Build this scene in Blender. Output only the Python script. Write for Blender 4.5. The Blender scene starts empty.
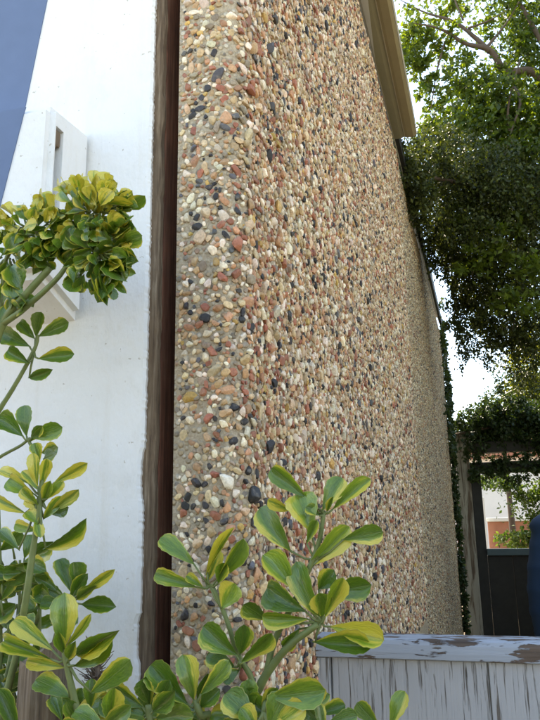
import bpy, bmesh, math, random
import numpy as np
from mathutils import Vector, Matrix, noise as mnoise

random.seed(7); rng = np.random.default_rng(11)
R = math.radians
scene = bpy.context.scene
COL = scene.collection

# ------------------------------------------------------------------ camera
FPX, PW, PH = 710.0, 540.0, 720.0            # focal length in photo pixels
CAM = Vector((0, 0, 1.35))
PITCH, ROLL, YAW = R(13.6), R(-1.0), R(16.475)
fwd = Vector((-math.sin(YAW)*math.cos(PITCH), math.cos(YAW)*math.cos(PITCH), math.sin(PITCH)))
rgt = Vector((math.cos(YAW), math.sin(YAW), 0)); upv = rgt.cross(fwd)
rgt = (rgt*math.cos(ROLL) + upv*math.sin(ROLL)).normalized(); upv = rgt.cross(fwd).normalized()
cam = bpy.data.cameras.new('camera'); camo = bpy.data.objects.new('camera', cam); COL.objects.link(camo)
camo.matrix_world = Matrix.Translation(CAM) @ Matrix((rgt, upv, -fwd)).transposed().to_4x4()
cam.sensor_fit = 'VERTICAL'; cam.sensor_height = 36.0; cam.lens = FPX/PH*36.0
cam.clip_start = 0.02; cam.clip_end = 2000
scene.camera = camo

# ------------------------------------------------------------------ sky, sun, exposure
SUN_EL, SUN_AZ = R(56), R(-40)               # azimuth from +Y towards +X: sun stands behind the house
world = bpy.data.worlds.new('World'); scene.world = world; world.use_nodes = True
nt = world.node_tree; nt.nodes.clear()
sky = nt.nodes.new('ShaderNodeTexSky'); sky.sky_type = 'NISHITA'; sky.sun_disc = False
sky.sun_elevation = SUN_EL; sky.sun_rotation = SUN_AZ; sky.dust_density = 0.3; sky.air_density = 1.0; sky.ozone_density = 1.0
bg = nt.nodes.new('ShaderNodeBackground'); bg.inputs['Strength'].default_value = 0.15
wo = nt.nodes.new('ShaderNodeOutputWorld')
nt.links.new(sky.outputs[0], bg.inputs[0]); nt.links.new(bg.outputs[0], wo.inputs[0])
sun = bpy.data.lights.new('sun', 'SUN'); sun.energy = 4.0; sun.angle = R(0.6); sun.color = (1, .95, .86)
suno = bpy.data.objects.new('sun', sun); COL.objects.link(suno); suno.location = (-4, 12, 20)
sd = Vector((math.sin(SUN_AZ)*math.cos(SUN_EL), math.cos(SUN_AZ)*math.cos(SUN_EL), math.sin(SUN_EL)))
suno.rotation_euler = sd.to_track_quat('Z', 'Y').to_euler()
vs = scene.view_settings
vs.view_transform = 'Standard'; vs.look = 'None'; vs.gamma = 1.0; vs.use_curve_mapping = False
vs.exposure = 2.05
vs.use_white_balance = True; vs.white_balance_temperature = 8050; vs.white_balance_tint = 10   # camera balanced for open shade

# ------------------------------------------------------------------ helpers
def ray(x, y): return fwd + rgt*((x-PW/2)/FPX) - upv*((y-PH/2)/FPX)
def at(x, y, Y):
    d = ray(x, y); return CAM + d*((Y-CAM.y)/d.y)
def pix(p):
    d = Vector(p)-CAM; z = d.dot(fwd); return (PW/2+FPX*d.dot(rgt)/z, PH/2-FPX*d.dot(upv)/z)

def tag(o, label=None, cat=None, group=None, kind=None):
    if label: o['label'] = label
    if cat: o['category'] = cat
    if group: o['group'] = group
    if kind: o['kind'] = kind
    return o
def empty(name, loc, label, cat, group=None):
    o = bpy.data.objects.new(name, None); COL.objects.link(o); o.location = loc; o.empty_display_size = .1
    return tag(o, label, cat, group)
def link(name, me, mat=None, parent=None, loc=None):
    """mesh given in world coordinates; a child of an Empty is shifted back by the Empty's location"""
    o = bpy.data.objects.new(name, me); COL.objects.link(o)
    if mat and not me.materials: me.materials.append(mat)
    if parent is not None:
        o.parent = parent
        if parent.type == 'EMPTY': o.location = -Vector(parent.location)
    return o
def pyd(name, verts, faces, smooth=False):
    me = bpy.data.meshes.new(name); me.from_pydata([tuple(v) for v in verts], [], faces); me.update()
    if smooth: me.polygons.foreach_set('use_smooth', [True]*len(me.polygons))
    return me
def bm_mesh(name, bm, smooth=False):
    bmesh.ops.recalc_face_normals(bm, faces=bm.faces)
    me = bpy.data.meshes.new(name); bm.to_mesh(me); bm.free()
    if smooth: me.polygons.foreach_set('use_smooth', [True]*len(me.polygons))
    return me
def box_bm(x0, x1, y0, y1, z0, z1, bev=0.0, bm=None):
    own = bm is None
    if own: bm = bmesh.new()
    vs_ = [bm.verts.new((x, y, z)) for x in (x0, x1) for y in (y0, y1) for z in (z0, z1)]
    fs = [(0,1,3,2),(4,6,7,5),(0,4,5,1),(2,3,7,6),(0,2,6,4),(1,5,7,3)]
    for f in fs: bm.faces.new([vs_[i] for i in f])
    if bev and own:
        bmesh.ops.bevel(bm, geom=list(bm.edges), offset=bev, segments=2, affect='EDGES', profile=.5)
    return bm
def box(name, x0, x1, y0, y1, z0, z1, mat, parent=None, bev=0.004):
    return link(name, bm_mesh(name, box_bm(x0, x1, y0, y1, z0, z1, bev)), mat, parent)
def prism(name, prof, y0, y1, mat, parent=None):
    """profile in (x,z) extruded along Y"""
    n = len(prof)
    v = [(x, y0, z) for x, z in prof]+[(x, y1, z) for x, z in prof]
    f = [(i, (i+1) % n, n+(i+1) % n, n+i) for i in range(n)]+[tuple(range(n))[::-1], tuple(range(n, 2*n))]
    bm = bmesh.new(); bv = [bm.verts.new(p) for p in v]
    for q in f: bm.faces.new([bv[i] for i in q])
    return link(name, bm_mesh(name, bm), mat, parent)
def tube_into(V, F, pts, rad, sides=7, wob=0.0):
    pts = [Vector(p) for p in pts]; n = len(pts); b = len(V)
    ref = Vector((.3, .2, .9))
    for i, p in enumerate(pts):
        t = (pts[min(i+1, n-1)]-pts[max(i-1, 0)]).normalized()
        a = t.cross(ref)
        if a.length < .05: a = t.cross(Vector((1, 0, 0)))
        a.normalize(); c = t.cross(a)
        r = rad[i] if isinstance(rad, (list, tuple)) else rad
        for k in range(sides):
            an = 2*math.pi*k/sides; rr = r*(1+wob*(random.random()-.5))
            V.append(p+a*math.cos(an)*rr+c*math.sin(an)*rr)
    for i in range(n-1):
        for k in range(sides):
            k2 = (k+1) % sides
            F.append((b+i*sides+k, b+i*sides+k2, b+(i+1)*sides+k2, b+(i+1)*sides+k))
    F.append(tuple(b+k for k in range(sides))[::-1]); F.append(tuple(b+(n-1)*sides+k for k in range(sides)))
def curve_pts(pts, n=6):
    """Catmull-Rom through points"""
    P = [Vector(p) for p in pts]; P = [P[0]*2-P[1]]+P+[P[-1]*2-P[-2]]; out = []
    for i in range(1, len(P)-2):
        for k in range(n):
            t = k/n; a, b, c, d = P[i-1:i+3]
            out.append(.5*((2*b)+(c-a)*t+(2*a-5*b+4*c-d)*t*t+(3*b-a-3*c+d)*t**3))
    out.append(P[-2]); return out

# ------------------------------------------------------------------ materials
def mat(name):
    m = bpy.data.materials.new(name); m.use_nodes = True
    return m, m.node_tree.nodes, m.node_tree.links, m.node_tree.nodes['Principled BSDF']
def N(ns, t, **kw):
    n = ns.new('ShaderNode'+t)
    for k, v in kw.items(): setattr(n, k, v)
    return n
def coords(ns, ls, scale=(1, 1, 1), use='Object'):
    tc = N(ns, 'TexCoord'); mp = N(ns, 'Mapping'); mp.inputs['Scale'].default_value = scale
    ls.new(tc.outputs[use], mp.inputs[0]); return mp.outputs[0]
def geo_coords(ns, ls, scale=(1, 1, 1)):
    g = N(ns, 'NewGeometry'); mp = N(ns, 'Mapping'); mp.inputs['Scale'].default_value = scale
    ls.new(g.outputs['Position'], mp.inputs[0]); return mp.outputs[0]
def ramp(ns, ls, fac, stops, interp='LINEAR'):
    r = N(ns, 'ValToRGB'); r.color_ramp.interpolation = interp
    e = r.color_ramp.elements
    while len(e) < len(stops): e.new(.5)
    for i, (p, c) in enumerate(stops):
        e[i].position = p; e[i].color = tuple(c)+((1,) if len(c) == 3 else ())
    ls.new(fac, r.inputs[0]); return r.outputs[0]
def noise(ns, ls, vec, scale, detail=4, rough=.55, dist=0):
    n = N(ns, 'TexNoise'); n.inputs['Scale'].default_value = scale; n.inputs['Detail'].default_value = detail
    n.inputs['Roughness'].default_value = rough; n.inputs['Distortion'].default_value = dist
    ls.new(vec, n.inputs['Vector']); return n.outputs[0]
def mix(ns, ls, fac, a, b, mode='MIX'):
    m = N(ns, 'Mix', data_type='RGBA', blend_type=mode)
    for s, v in ((0, fac), (6, a), (7, b)):
        if hasattr(v, 'is_output'): ls.new(v, m.inputs[s])
        else: m.inputs[s].default_value = v if s == 0 else tuple(v)+((1,) if len(v) == 3 else ())
    return m.outputs[2]
def bump(ns, ls, b, h, strength=.5, dist=.01):
    n = N(ns, 'Bump'); n.inputs['Strength'].default_value = strength; n.inputs['Distance'].default_value = dist
    ls.new(h, n.inputs['Height']); ls.new(n.outputs[0], b.inputs['Normal']); return n
def math_(ns, ls, op, a, b=None, clamp=False):
    m = N(ns, 'Math', operation=op, use_clamp=clamp)
    for i, v in enumerate((a, b)):
        if v is None: continue
        if hasattr(v, 'is_output'): ls.new(v, m.inputs[i])
        else: m.inputs[i].default_value = v
    return m.outputs[0]

def m_plaster():
    m, ns, ls, b = mat('white_plaster')
    v = geo_coords(ns, ls)
    big = noise(ns, ls, v, 3, 5); fine = noise(ns, ls, v, 60, 4)
    vs_ = geo_coords(ns, ls, (30, 30, 2)); st = noise(ns, ls, vs_, 1, 5)
    c = ramp(ns, ls, big, [(.3, (.80, .79, .78)), (.7, (.86, .86, .86))])
    s = ramp(ns, ls, st, [(.56, (0, 0, 0)), (.80, (.35, .35, .35))])
    c = mix(ns, ls, s, c, (.66, .58, .46))
    sp = ramp(ns, ls, noise(ns, ls, v, 85, 2), [(.715, (0, 0, 0)), (.75, (.7, .7, .7))]); c = mix(ns, ls, sp, c, (.45, .40, .33))
    gr = ramp(ns, ls, noise(ns, ls, geo_coords(ns, ls, (1, 1, .6)), 9, 6, .7), [(.55, (0, 0, 0)), (.8, (.4, .4, .4))]); c = mix(ns, ls, gr, c, (.62, .58, .50))
    ls.new(c, b.inputs['Base Color']); b.inputs['Roughness'].default_value = .85
    vv = geo_coords(ns, ls, (1, 1, .45)); h = noise(ns, ls, vv, 130, 5, .6)
    h2 = math_(ns, ls, 'ADD', math_(ns, ls, 'MULTIPLY', h, .5), math_(ns, ls, 'MULTIPLY', noise(ns, ls, v, 22, 3), 1.0))
    bump(ns, ls, b, h2, .55, .006)
    return m
def m_wood(name, c1, c2, c3, scale=(60, 60, 3), rough=.9, bs=.6):
    m, ns, ls, b = mat(name)
    v = geo_coords(ns, ls, scale); n1 = noise(ns, ls, v, 1, 6, .65, .4)
    n2 = noise(ns, ls, geo_coords(ns, ls), 9, 4)
    c = ramp(ns, ls, n1, [(.3, c1), (.5, c2), (.72, c3)])
    c = mix(ns, ls, ramp(ns, ls, n2, [(.35, (0, 0, 0)), (.75, (.6, .6, .6))]), c, c1)
    ls.new(c, b.inputs['Base Color']); b.inputs['Roughness'].default_value = rough
    bump(ns, ls, b, n1, bs, .004)
    return m
def m_paint_wood(name, paint, bare, edge=(.5, .56), vscale=(14, 14, 3.2), grain=(55, 55, 2), rough=.7):
    """old paint with peeled patches and grain cracks"""
    m, ns, ls, b = mat(name)
    p = noise(ns, ls, geo_coords(ns, ls, vscale), 1, 8, .62, .3)
    g = noise(ns, ls, geo_coords(ns, ls, grain), 1, 5, .7, .2)
    tone = noise(ns, ls, geo_coords(ns, ls), 5, 4)
    pc = mix(ns, ls, tone, paint, tuple(x*.72 for x in paint))
    bc = ramp(ns, ls, g, [(.3, tuple(x*.4 for x in bare)), (.6, bare), (.8, tuple(min(1, x*1.5) for x in bare))])
    peel = ramp(ns, ls, p, [(edge[0], (0, 0, 0)), (edge[1], (1, 1, 1))])
    crack = ramp(ns, ls, g, [(.30, (1, 1, 1)), (.37, (0, 0, 0))])
    mask = mix(ns, ls, 1.0, peel, crack, 'LIGHTEN')
    c = mix(ns, ls, mask, pc, bc)
    ls.new(c, b.inputs['Base Color']); b.inputs['Roughness'].default_value = rough
    inv = math_(ns, ls, 'SUBTRACT', 1.0, mask)
    h = math_(ns, ls, 'ADD', inv, math_(ns, ls, 'MULTIPLY', g, .7))
    bump(ns, ls, b, h, .7, .003)
    return m
def m_flat(name, c, rough=.6, var=.25, scale=12, bs=.15, metal=0):
    m, ns, ls, b = mat(name)
    n = noise(ns, ls, geo_coords(ns, ls), scale, 5)
    cc = mix(ns, ls, n, tuple(x*(1-var) for x in c), tuple(min(1, x*(1+var)) for x in c))
    ls.new(cc, b.inputs['Base Color']); b.inputs['Roughness'].default_value = rough; b.inputs['Metallic'].default_value = metal
    bump(ns, ls, b, n, bs, .004)
    return m
PAL = [((.86, .78, .64), .27), ((.68, .54, .35), .23), ((.53, .38, .22), .15), ((.36, .30, .23), .07), ((.38, .15, .092), .075),
       ((.58, .33, .19), .07), ((.04, .04, .045), .095), ((.12, .125, .145), .03), ((.62, .42, .14), .025)]
def m_pebble():
    m, ns, ls, b = mat('pebble_stone')
    a = N(ns, 'VertexColor', layer_name='Col')
    n = noise(ns, ls, geo_coords(ns, ls), 260, 4); n2 = noise(ns, ls, geo_coords(ns, ls), 6, 3)
    k = ramp(ns, ls, n, [(.3, (.74, .72, .69)), (.7, (1.1, 1.1, 1.1))])
    c = mix(ns, ls, 1.0, a.outputs[0], k, 'MULTIPLY')
    c = mix(ns, ls, ramp(ns, ls, n2, [(.5, (0, 0, 0)), (.8, (.35, .35, .35))]), c, (.36, .28, .19))
    ls.new(c, b.inputs['Base Color']); b.inputs['Roughness'].default_value = .62
    bump(ns, ls, b, n, .3, .002)
    return m
def m_pebble_one():
    m, ns, ls, b = mat('pebble_stone_single')
    a = N(ns, 'ObjectInfo')
    n = noise(ns, ls, geo_coords(ns, ls), 220, 5); n2 = noise(ns, ls, geo_coords(ns, ls), 70, 3)
    k = ramp(ns, ls, n, [(.28, (.68, .66, .63)), (.7, (1.12, 1.12, 1.12))])
    c = mix(ns, ls, 1.0, a.outputs['Color'], k, 'MULTIPLY')
    c = mix(ns, ls, ramp(ns, ls, n2, [(.55, (0, 0, 0)), (.75, (.35, .35, .35))]), c, (.48, .40, .30))
    ls.new(c, b.inputs['Base Color']); b.inputs['Roughness'].default_value = .6
    bump(ns, ls, b, n, .35, .003)
    return m
def m_mortar():
    """pebble concrete: fine aggregate; carries the pebble pattern on where stones are too far to tell apart"""
    m, ns, ls, b = mat('pebble_concrete')
    v = geo_coords(ns, ls)
    vo = N(ns, 'TexVoronoi'); vo.inputs['Scale'].default_value = 78; ls.new(v, vo.inputs['Vector'])
    sep = N(ns, 'SeparateColor'); ls.new(vo.outputs['Color'], sep.inputs[0])
    stops = []; acc = 0
    for c, w in PAL: stops.append((min(acc, .999), c)); acc += w/1.03
    pc = ramp(ns, ls, sep.outputs[0], stops, 'CONSTANT')
    n = noise(ns, ls, v, 160, 5)
    mc = ramp(ns, ls, n, [(.3, (.35, .27, .18)), (.7, (.58, .48, .345))])
    d = ramp(ns, ls, vo.outputs['Distance'], [(.30, (1, 1, 1)), (.52, (0, 0, 0))])
    at_ = N(ns, 'Attribute'); at_.attribute_name = 'far'
    f = mix(ns, ls, at_.outputs['Fac'], (0, 0, 0), d)
    c = mix(ns, ls, f, mc, pc)
    n2 = noise(ns, ls, geo_coords(ns, ls, (1, 3, .5)), 1.2, 4)
    c = mix(ns, ls, ramp(ns, ls, n2, [(.45, (0, 0, 0)), (.75, (.45, .45, .45))]), c, (.24, .18, .115))
    far_ = ramp(ns, ls, at_.outputs['Fac'], [(.6, (0, 0, 0)), (.95, (.35, .35, .35))])
    c = mix(ns, ls, far_, c, (.15, .115, .07))  # far panel: its own brown, plus tree shade put into the colour
    ls.new(c, b.inputs['Base Color']); b.inputs['Roughness'].default_value = .85
    h = math_(ns, ls, 'ADD', n, math_(ns, ls, 'MULTIPLY', f, 2.0))
    bump(ns, ls, b, h, .8, .005)
    return m
def m_leaf():
    m, ns, ls, b = mat('variegated_leaf')
    uv = N(ns, 'UVMap', uv_map='UVMap'); s = N(ns, 'SeparateXYZ'); ls.new(uv.outputs[0], s.inputs[0])
    oi = N(ns, 'ObjectInfo'); oc = N(ns, 'SeparateColor'); ls.new(oi.outputs['Color'], oc.inputs[0])
    off = N(ns, 'VectorMath', operation='ADD'); cb = N(ns, 'CombineXYZ')
    ls.new(math_(ns, ls, 'MULTIPLY', oi.outputs['Random'], 40.0), cb.inputs[2])
    st = N(ns, 'VectorMath', operation='MULTIPLY'); st.inputs[1].default_value = (1.3, 4.2, 1)
    ls.new(uv.outputs[0], st.inputs[0]); ls.new(st.outputs[0], off.inputs[0]); ls.new(cb.outputs[0], off.inputs[1])
    n = noise(ns, ls, off.outputs[0], 1.6, 5, .6)
    av = math_(ns, ls, 'ABSOLUTE', math_(ns, ls, 'SUBTRACT', math_(ns, ls, 'MULTIPLY', s.outputs[1], 2.0), 1.0))
    # asymmetry: one side of a leaf is often yellower
    sv = math_(ns, ls, 'MULTIPLY', math_(ns, ls, 'SUBTRACT', s.outputs[1], .5), math_(ns, ls, 'SUBTRACT', math_(ns, ls, 'MULTIPLY', oc.outputs[1], 2.0), 1.0))
    e = math_(ns, ls, 'ADD', math_(ns, ls, 'MULTIPLY', av, .55), math_(ns, ls, 'MULTIPLY', n, 1.05))
    e = math_(ns, ls, 'ADD', e, math_(ns, ls, 'MULTIPLY', sv, 1.1))
    e = math_(ns, ls, 'ADD', e, math_(ns, ls, 'MULTIPLY', s.outputs[0], .18))
    e = math_(ns, ls, 'ADD', e, math_(ns, ls, 'MULTIPLY', oc.outputs[0], .68))
    yel = math_(ns, ls, 'MULTIPLY', math_(ns, ls, 'SUBTRACT', e, 1.26), 4.5, True)
    lime = math_(ns, ls, 'MULTIPLY', math_(ns, ls, 'SUBTRACT', e, .92), 2.6, True)
    fine = noise(ns, ls, off.outputs[0], 9, 5, .65)
    # side veins: fine ribs running out from the midrib
    vw = math_(ns, ls, 'SINE', math_(ns, ls, 'MULTIPLY', math_(ns, ls, 'SUBTRACT', s.outputs[0], math_(ns, ls, 'MULTIPLY', av, .16)), 62.0))
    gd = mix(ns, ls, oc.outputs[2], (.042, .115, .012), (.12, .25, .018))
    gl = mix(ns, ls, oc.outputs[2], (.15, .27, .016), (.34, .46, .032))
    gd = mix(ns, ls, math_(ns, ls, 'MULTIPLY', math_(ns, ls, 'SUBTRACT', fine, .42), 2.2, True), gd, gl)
    c = mix(ns, ls, lime, gd, gl)
    c = mix(ns, ls, math_(ns, ls, 'MULTIPLY', math_(ns, ls, 'ADD', vw, 1.0), .02), c, (.26, .34, .08))
    yc = mix(ns, ls, fine, (.66, .52, .04), (.88, .76, .12))
    c = mix(ns, ls, yel, c, yc)
    spot = math_(ns, ls, 'MULTIPLY', math_(ns, ls, 'SUBTRACT', noise(ns, ls, off.outputs[0], 15, 2), .70), 14.0, True)
    c = mix(ns, ls, math_(ns, ls, 'MULTIPLY', spot, .7), c, (.16, .10, .04))
    # midrib and thin pale rim
    rib = math_(ns, ls, 'MULTIPLY', math_(ns, ls, 'SUBTRACT', .055, av), 14.0, True)
    c = mix(ns, ls, math_(ns, ls, 'MULTIPLY', rib, .55), c, (.30, .36, .08))
    rim = math_(ns, ls, 'MULTIPLY', math_(ns, ls, 'SUBTRACT', av, .93), 14.0, True)
    c = mix(ns, ls, math_(ns, ls, 'MULTIPLY', rim, .75), c, (.62, .56, .16))
    ls.new(c, b.inputs['Base Color']); b.inputs['Coat Weight'].default_value = .75; b.inputs['Coat Roughness'].default_value = .14; b.inputs['Roughness'].default_value = .30; b.inputs['Specular IOR Level'].default_value = .5
    vn = math_(ns, ls, 'ADD', math_(ns, ls, 'MULTIPLY', vw, .02), math_(ns, ls, 'ADD', noise(ns, ls, off.outputs[0], 4, 3), math_(ns, ls, 'MULTIPLY', rib, -.5))); bump(ns, ls, b, vn, .5, .004)
    tr = N(ns, 'BsdfTranslucent'); ls.new(mix(ns, ls, .35, c, (.30, .42, .04)), tr.inputs[0])
    ms = N(ns, 'MixShader'); ms.inputs[0].default_value = .22
    ls.new(b.outputs[0], ms.inputs[1]); ls.new(tr.outputs[0], ms.inputs[2])
    out = [x for x in ns if x.type == 'OUTPUT_MATERIAL'][0]; ls.new(ms.outputs[0], out.inputs[0])
    return m
def m_foliage(name, trans=.45, rough=.5):
    m, ns, ls, b = mat(name)
    a = N(ns, 'VertexColor', layer_name='Col')
    ls.new(a.outputs[0], b.inputs['Base Color']); b.inputs['Roughness'].default_value = rough
    tr = N(ns, 'BsdfTranslucent'); c = mix(ns, ls, 1.0, a.outputs[0], (1.8, 1.65, .6), 'MULTIPLY'); ls.new(c, tr.inputs[0])
    ms = N(ns, 'MixShader'); ms.inputs[0].default_value = trans
    ls.new(b.outputs[0], ms.inputs[1]); ls.new(tr.outputs[0], ms.inputs[2])
    out = [x for x in ns if x.type == 'OUTPUT_MATERIAL'][0]; ls.new(ms.outputs[0], out.inputs[0])
    return m
def m_glass():
    m, ns, ls, b = mat('window_glass')
    b.inputs['Base Color'].default_value = (.9, .95, .95, 1); b.inputs['Roughness'].default_value = .03
    b.inputs['Transmission Weight'].default_value = 1.0; b.inputs['IOR'].default_value = 1.02
    return m

M = dict(
    plaster=m_plaster(), pebble=m_pebble(), pebble1=m_pebble_one(), mortar=m_mortar(), leaf=m_leaf(), glass=m_glass(),
    plank=m_wood('weathered_plank', (.085, .055, .036), (.22, .15, .095), (.40, .31, .22), (150, 150, 10)),
    redwood=m_wood('red_brown_timber', (.06, .03, .02), (.24, .095, .058), (.32, .18, .12), (110, 110, 7)),
    stump=m_wood('grey_split_wood', (.07, .05, .035), (.24, .17, .11), (.42, .34, .26), (90, 90, 6)),
    slate=m_flat('slate_blue_shadow', (.115, .168, .29), .7, .10, 25, .1),  # colour of the shadow painted on wall and box
    gutter=m_flat('tan_gutter_metal', (.36, .30, .175), .55, .12, 9, .06),
    gutter2=m_flat('olive_fascia_paint', (.36, .33, .215), .6, .12, 9, .06),
    edge=m_flat('pale_metal_edge', (.72, .66, .52), .45, .08, 30, .05),
    whitepaint=m_flat('white_soffit_paint', (.78, .77, .72), .6, .05, 20, .05),
    fence=m_paint_wood('pale_blue_grey_board_paint', (.56, .56, .565), (.19, .165, .14), (.56, .63), (120, 120, 6), (160, 160, 2.2)),
    rail=m_paint_wood('blue_grey_rail_paint', (.47, .52, .59), (.17, .12, .09), (.515, .54), (9, 30, 40), (3, 60, 60)),
    darkwood=m_flat('dark_stained_timber', (.028, .026, .022), .7, .4, 14, .3),
    greywood=m_paint_wood('worn_grey_post_paint', (.42, .40, .33), (.16, .11, .07), (.48, .60), (20, 20, 2), (60, 60, 2)),
    bluesill=m_flat('dull_blue_sill_paint', (.07, .11, .12), .5, .2, 10, .1),
    tank=m_flat('blue_plastic', (.03, .085, .19), .7, .15, 5, .05),
    brick=m_flat('terracotta_render', (.38, .16, .10), .85, .3, 6, .2),
    farwhite=m_flat('pale_house_render', (.74, .73, .70), .8, .08, 4, .1),
    roof=m_flat('grey_roof_sheet', (.22, .19, .16), .8, .2, 10, .2),
    bark=m_flat('brown_bark', (.12, .085, .06), .9, .45, 30, .8),
    stem=m_flat('green_shrub_stem', (.17, .20, .06), .55, .35, 60, .3),
    soil=m_flat('garden_soil', (.20, .16, .11), .95, .4, 18, .8),
    paving=m_flat('pale_paving', (.42, .37, .30), .9, .25, 8, .4),
    foliage=m_foliage('tree_leaf'), ivy=m_foliage('dark_tree_leaf', .28),
    dry=m_flat('dry_brown_twig', (.20, .135, .095), .9, .4, 80, .2),
)

# ------------------------------------------------------------------ ground
g = link('ground', pyd('ground', [(-600, -600, 0), (600, -600, 0), (600, 600, 0), (-600, 600, 0)], [(0, 1, 2, 3)]), M['soil'])
tag(g, 'bare brown garden soil', None, None, 'structure')

# ------------------------------------------------------------------ pebble wall
XF, XB, Y0, Y1, YS, ZT = -.39, -.52, 1.15, 9.35, 4.5, 3.80     # face, back edge, near end, far end, seam, top
RC = .055                                                        # corner radius
pw = empty('pebble_wall', (XB, Y0, 0), 'tall wall of mixed river pebbles set in concrete beside the white wall', 'wall')
def unroll(s):
    """s<0 on the end face, 0..: rounded corner then the long face. returns x,y,nx,ny"""
    arc = RC*math.pi/2
    if s < 0: return XF-RC+s, Y0, 0., -1.
    if s < arc:
        a = s/RC; return XF-RC+RC*math.sin(a), Y0+RC-RC*math.cos(a), math.sin(a), -math.cos(a)
    return XF, Y0+RC+(s-arc), 1., 0.
def slab(name, y0, y1, near, z1=ZT, xoff=0.0):
    prof = []
    if near:
        prof.append((XB, Y0+.0))
        for s in np.linspace(-(XF-RC-XB)*.85, 0, 5): prof.append(unroll(s)[:2])
        for s in np.linspace(0, RC*math.pi/2, 5)[1:]: prof.append(unroll(s)[:2])
    else: prof += [(XB-xoff, y0), (XF-xoff, y0)]
    ys = np.linspace(prof[-1][1], y1, 12)[1:]
    prof += [(XF-xoff, y) for y in ys]; prof.append((XB-xoff, y1))
    zs = np.linspace(-.1, z1, 14); n = len(prof); V = []; F = []
    for z in zs: V += [(x, y, z) for x, y in prof]
    for i in range(len(zs)-1):
        for k in range(n): F.append((i*n+k, i*n+(k+1) % n, (i+1)*n+(k+1) % n, (i+1)*n+k))
    F += [tuple(range(n))[::-1], tuple((len(zs)-1)*n+k for k in range(n))]
    bm = bmesh.new(); bv = [bm.verts.new(v) for v in V]
    for f in F: bm.faces.new([bv[i] for i in f])
    me = bm_mesh(name, bm)
    a = me.attributes.new('far', 'FLOAT', 'POINT')
    a.data.foreach_set('value', [1.0 if (not near) else .55 for v in me.vertices])
    return link(name, me, M['mortar'], pw)
slab('panel', Y0, YS-.012, True)
tag(slab('panel', YS+.012, Y1, False, ZT-.0, .006), 'browner far panel of finer looking pebbles, shade painted into its tone')

# dart throwing of pebbles on the unrolled near panel
SMIN, SMAX = -(XF-RC-XB)+.005, YS-Y0-.03
ZMIN, ZMAX = .85, ZT-.01
CELL = .016
grid = {}
peb = []                                                          # s, z, r
def try_add(s, z, r, tight):
    if s < SMIN+r*.8: return
    if s < .05 and r < .0085 and mnoise.noise(Vector((s*14, 3.3, z*9)))+.5*mnoise.noise(Vector((s*40, 1.3, z*30))) > .40: return
    ci, cj = int(s//CELL), int(z//CELL); m = int((r+.017)/CELL)+1
    for i in range(ci-m, ci+m+1):
        for j in range(cj-m, cj+m+1):
            for (s2, z2, r2) in grid.get((i, j), ()):
                d = (r+r2)*tight
                if (s-s2)**2+(z-z2)**2 < d*d: return
    grid.setdefault((ci, cj), []).append((s, z, r)); peb.append((s, z, r))
def zrange(s):
    """only the height the camera could see from about here"""
    y = Y0+max(s, 0)
    lo = 1.35+(y)*-.32; hi = 1.35+y*1.15
    return max(ZMIN, lo-.05), min(ZMAX, hi+.12)
area = 0
SS = np.linspace(SMIN, SMAX, 200)
def sample_s(n):
    w = np.array([zrange(s)[1]-zrange(s)[0] for s in SS]); w /= w.sum()
    idx = rng.choice(len(SS), n, p=w); s = SS[idx]+rng.uniform(-.5, .5, n)*(SS[1]-SS[0])
    lo = np.array([zrange(q)[0] for q in SS])[idx]; hi = np.array([zrange(q)[1] for q in SS])[idx]
    return np.clip(s, SMIN, SMAX), lo+(hi-lo)*rng.random(n)
for cnt, r0, r1, tg in ((1800, .0105, .0155, 1.3), (30000, .0068, .0100, .80), (100000, .0046, .0066, .74), (120000, .0032, .0042, .74)):
    s_, z_ = sample_s(cnt); r_ = rng.uniform(r0, r1, cnt)
    for q in range(cnt): try_add(float(s_[q]), float(z_[q]), float(r_[q]), tg)
peb = np.array(peb); NP = len(peb)

def ico(sub):
    bm = bmesh.new(); bmesh.ops.create_icosphere(bm, subdivisions=sub, radius=1.0)
    V = np.array([v.co[:] for v in bm.verts]); F = np.array([[v.index for v in f.verts] for f in bm.faces]); bm.free()
    return V, F
ICO1, ICO2, ICO3 = ico(1), ico(2), ico(3)
pal_c = np.array([c for c, w in PAL]); pal_w = np.array([w for c, w in PAL]); pal_w /= pal_w.sum()
redw = np.where(peb[:, 0] < .02, .95, 1.3)+2.6*np.exp(-((peb[:, 0]-.16)/.14)**2)                     # a redder batch of stones just past the corner
wts = np.tile(pal_w, (NP, 1)); wts[:, 4] *= redw; wts[:, 5] *= redw; wts /= wts.sum(1)[:, None]
pick_ = (rng.random((NP, 1)) > np.cumsum(wts, 1)).sum(1).clip(0, len(PAL)-1)
pcol = pal_c[pick_]*rng.uniform(.72, 1.26, (NP, 1))*np.array([1.06, .97, .89])*rng.uniform(.94, 1.06, (NP, 3))
# position, frame
pos = np.zeros((NP, 3)); nrm = np.zeros((NP, 3))
for i, (s, z, r) in enumerate(peb):
    x, y, nx, ny = unroll(s); pos[i] = (x, y, z); nrm[i] = (nx, ny, 0)
depth = (rng.uniform(-.38, .12, NP)*np.where(peb[:, 0] < .02, .8, 1)+np.where(peb[:, 0] > .04, .32, 0.08))*peb[:, 2]   # stones sit part sunk in the concrete
pos += nrm*depth[:, None]
ang = rng.uniform(0, math.pi, NP); asp = rng.uniform(1.0, 1.8, NP); flat = rng.uniform(.5, .85, NP)
tx = np.stack([-nrm[:, 1], nrm[:, 0], np.zeros(NP)], 1); tz = np.tile([0., 0, 1], (NP, 1))
A1 = tx*np.cos(ang)[:, None]+tz*np.sin(ang)[:, None]; A2 = np.cross(nrm, A1)
RA = peb[:, 2]*np.sqrt(asp); RB = peb[:, 2]/np.sqrt(asp)*1.05; RN = peb[:, 2]*flat
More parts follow.
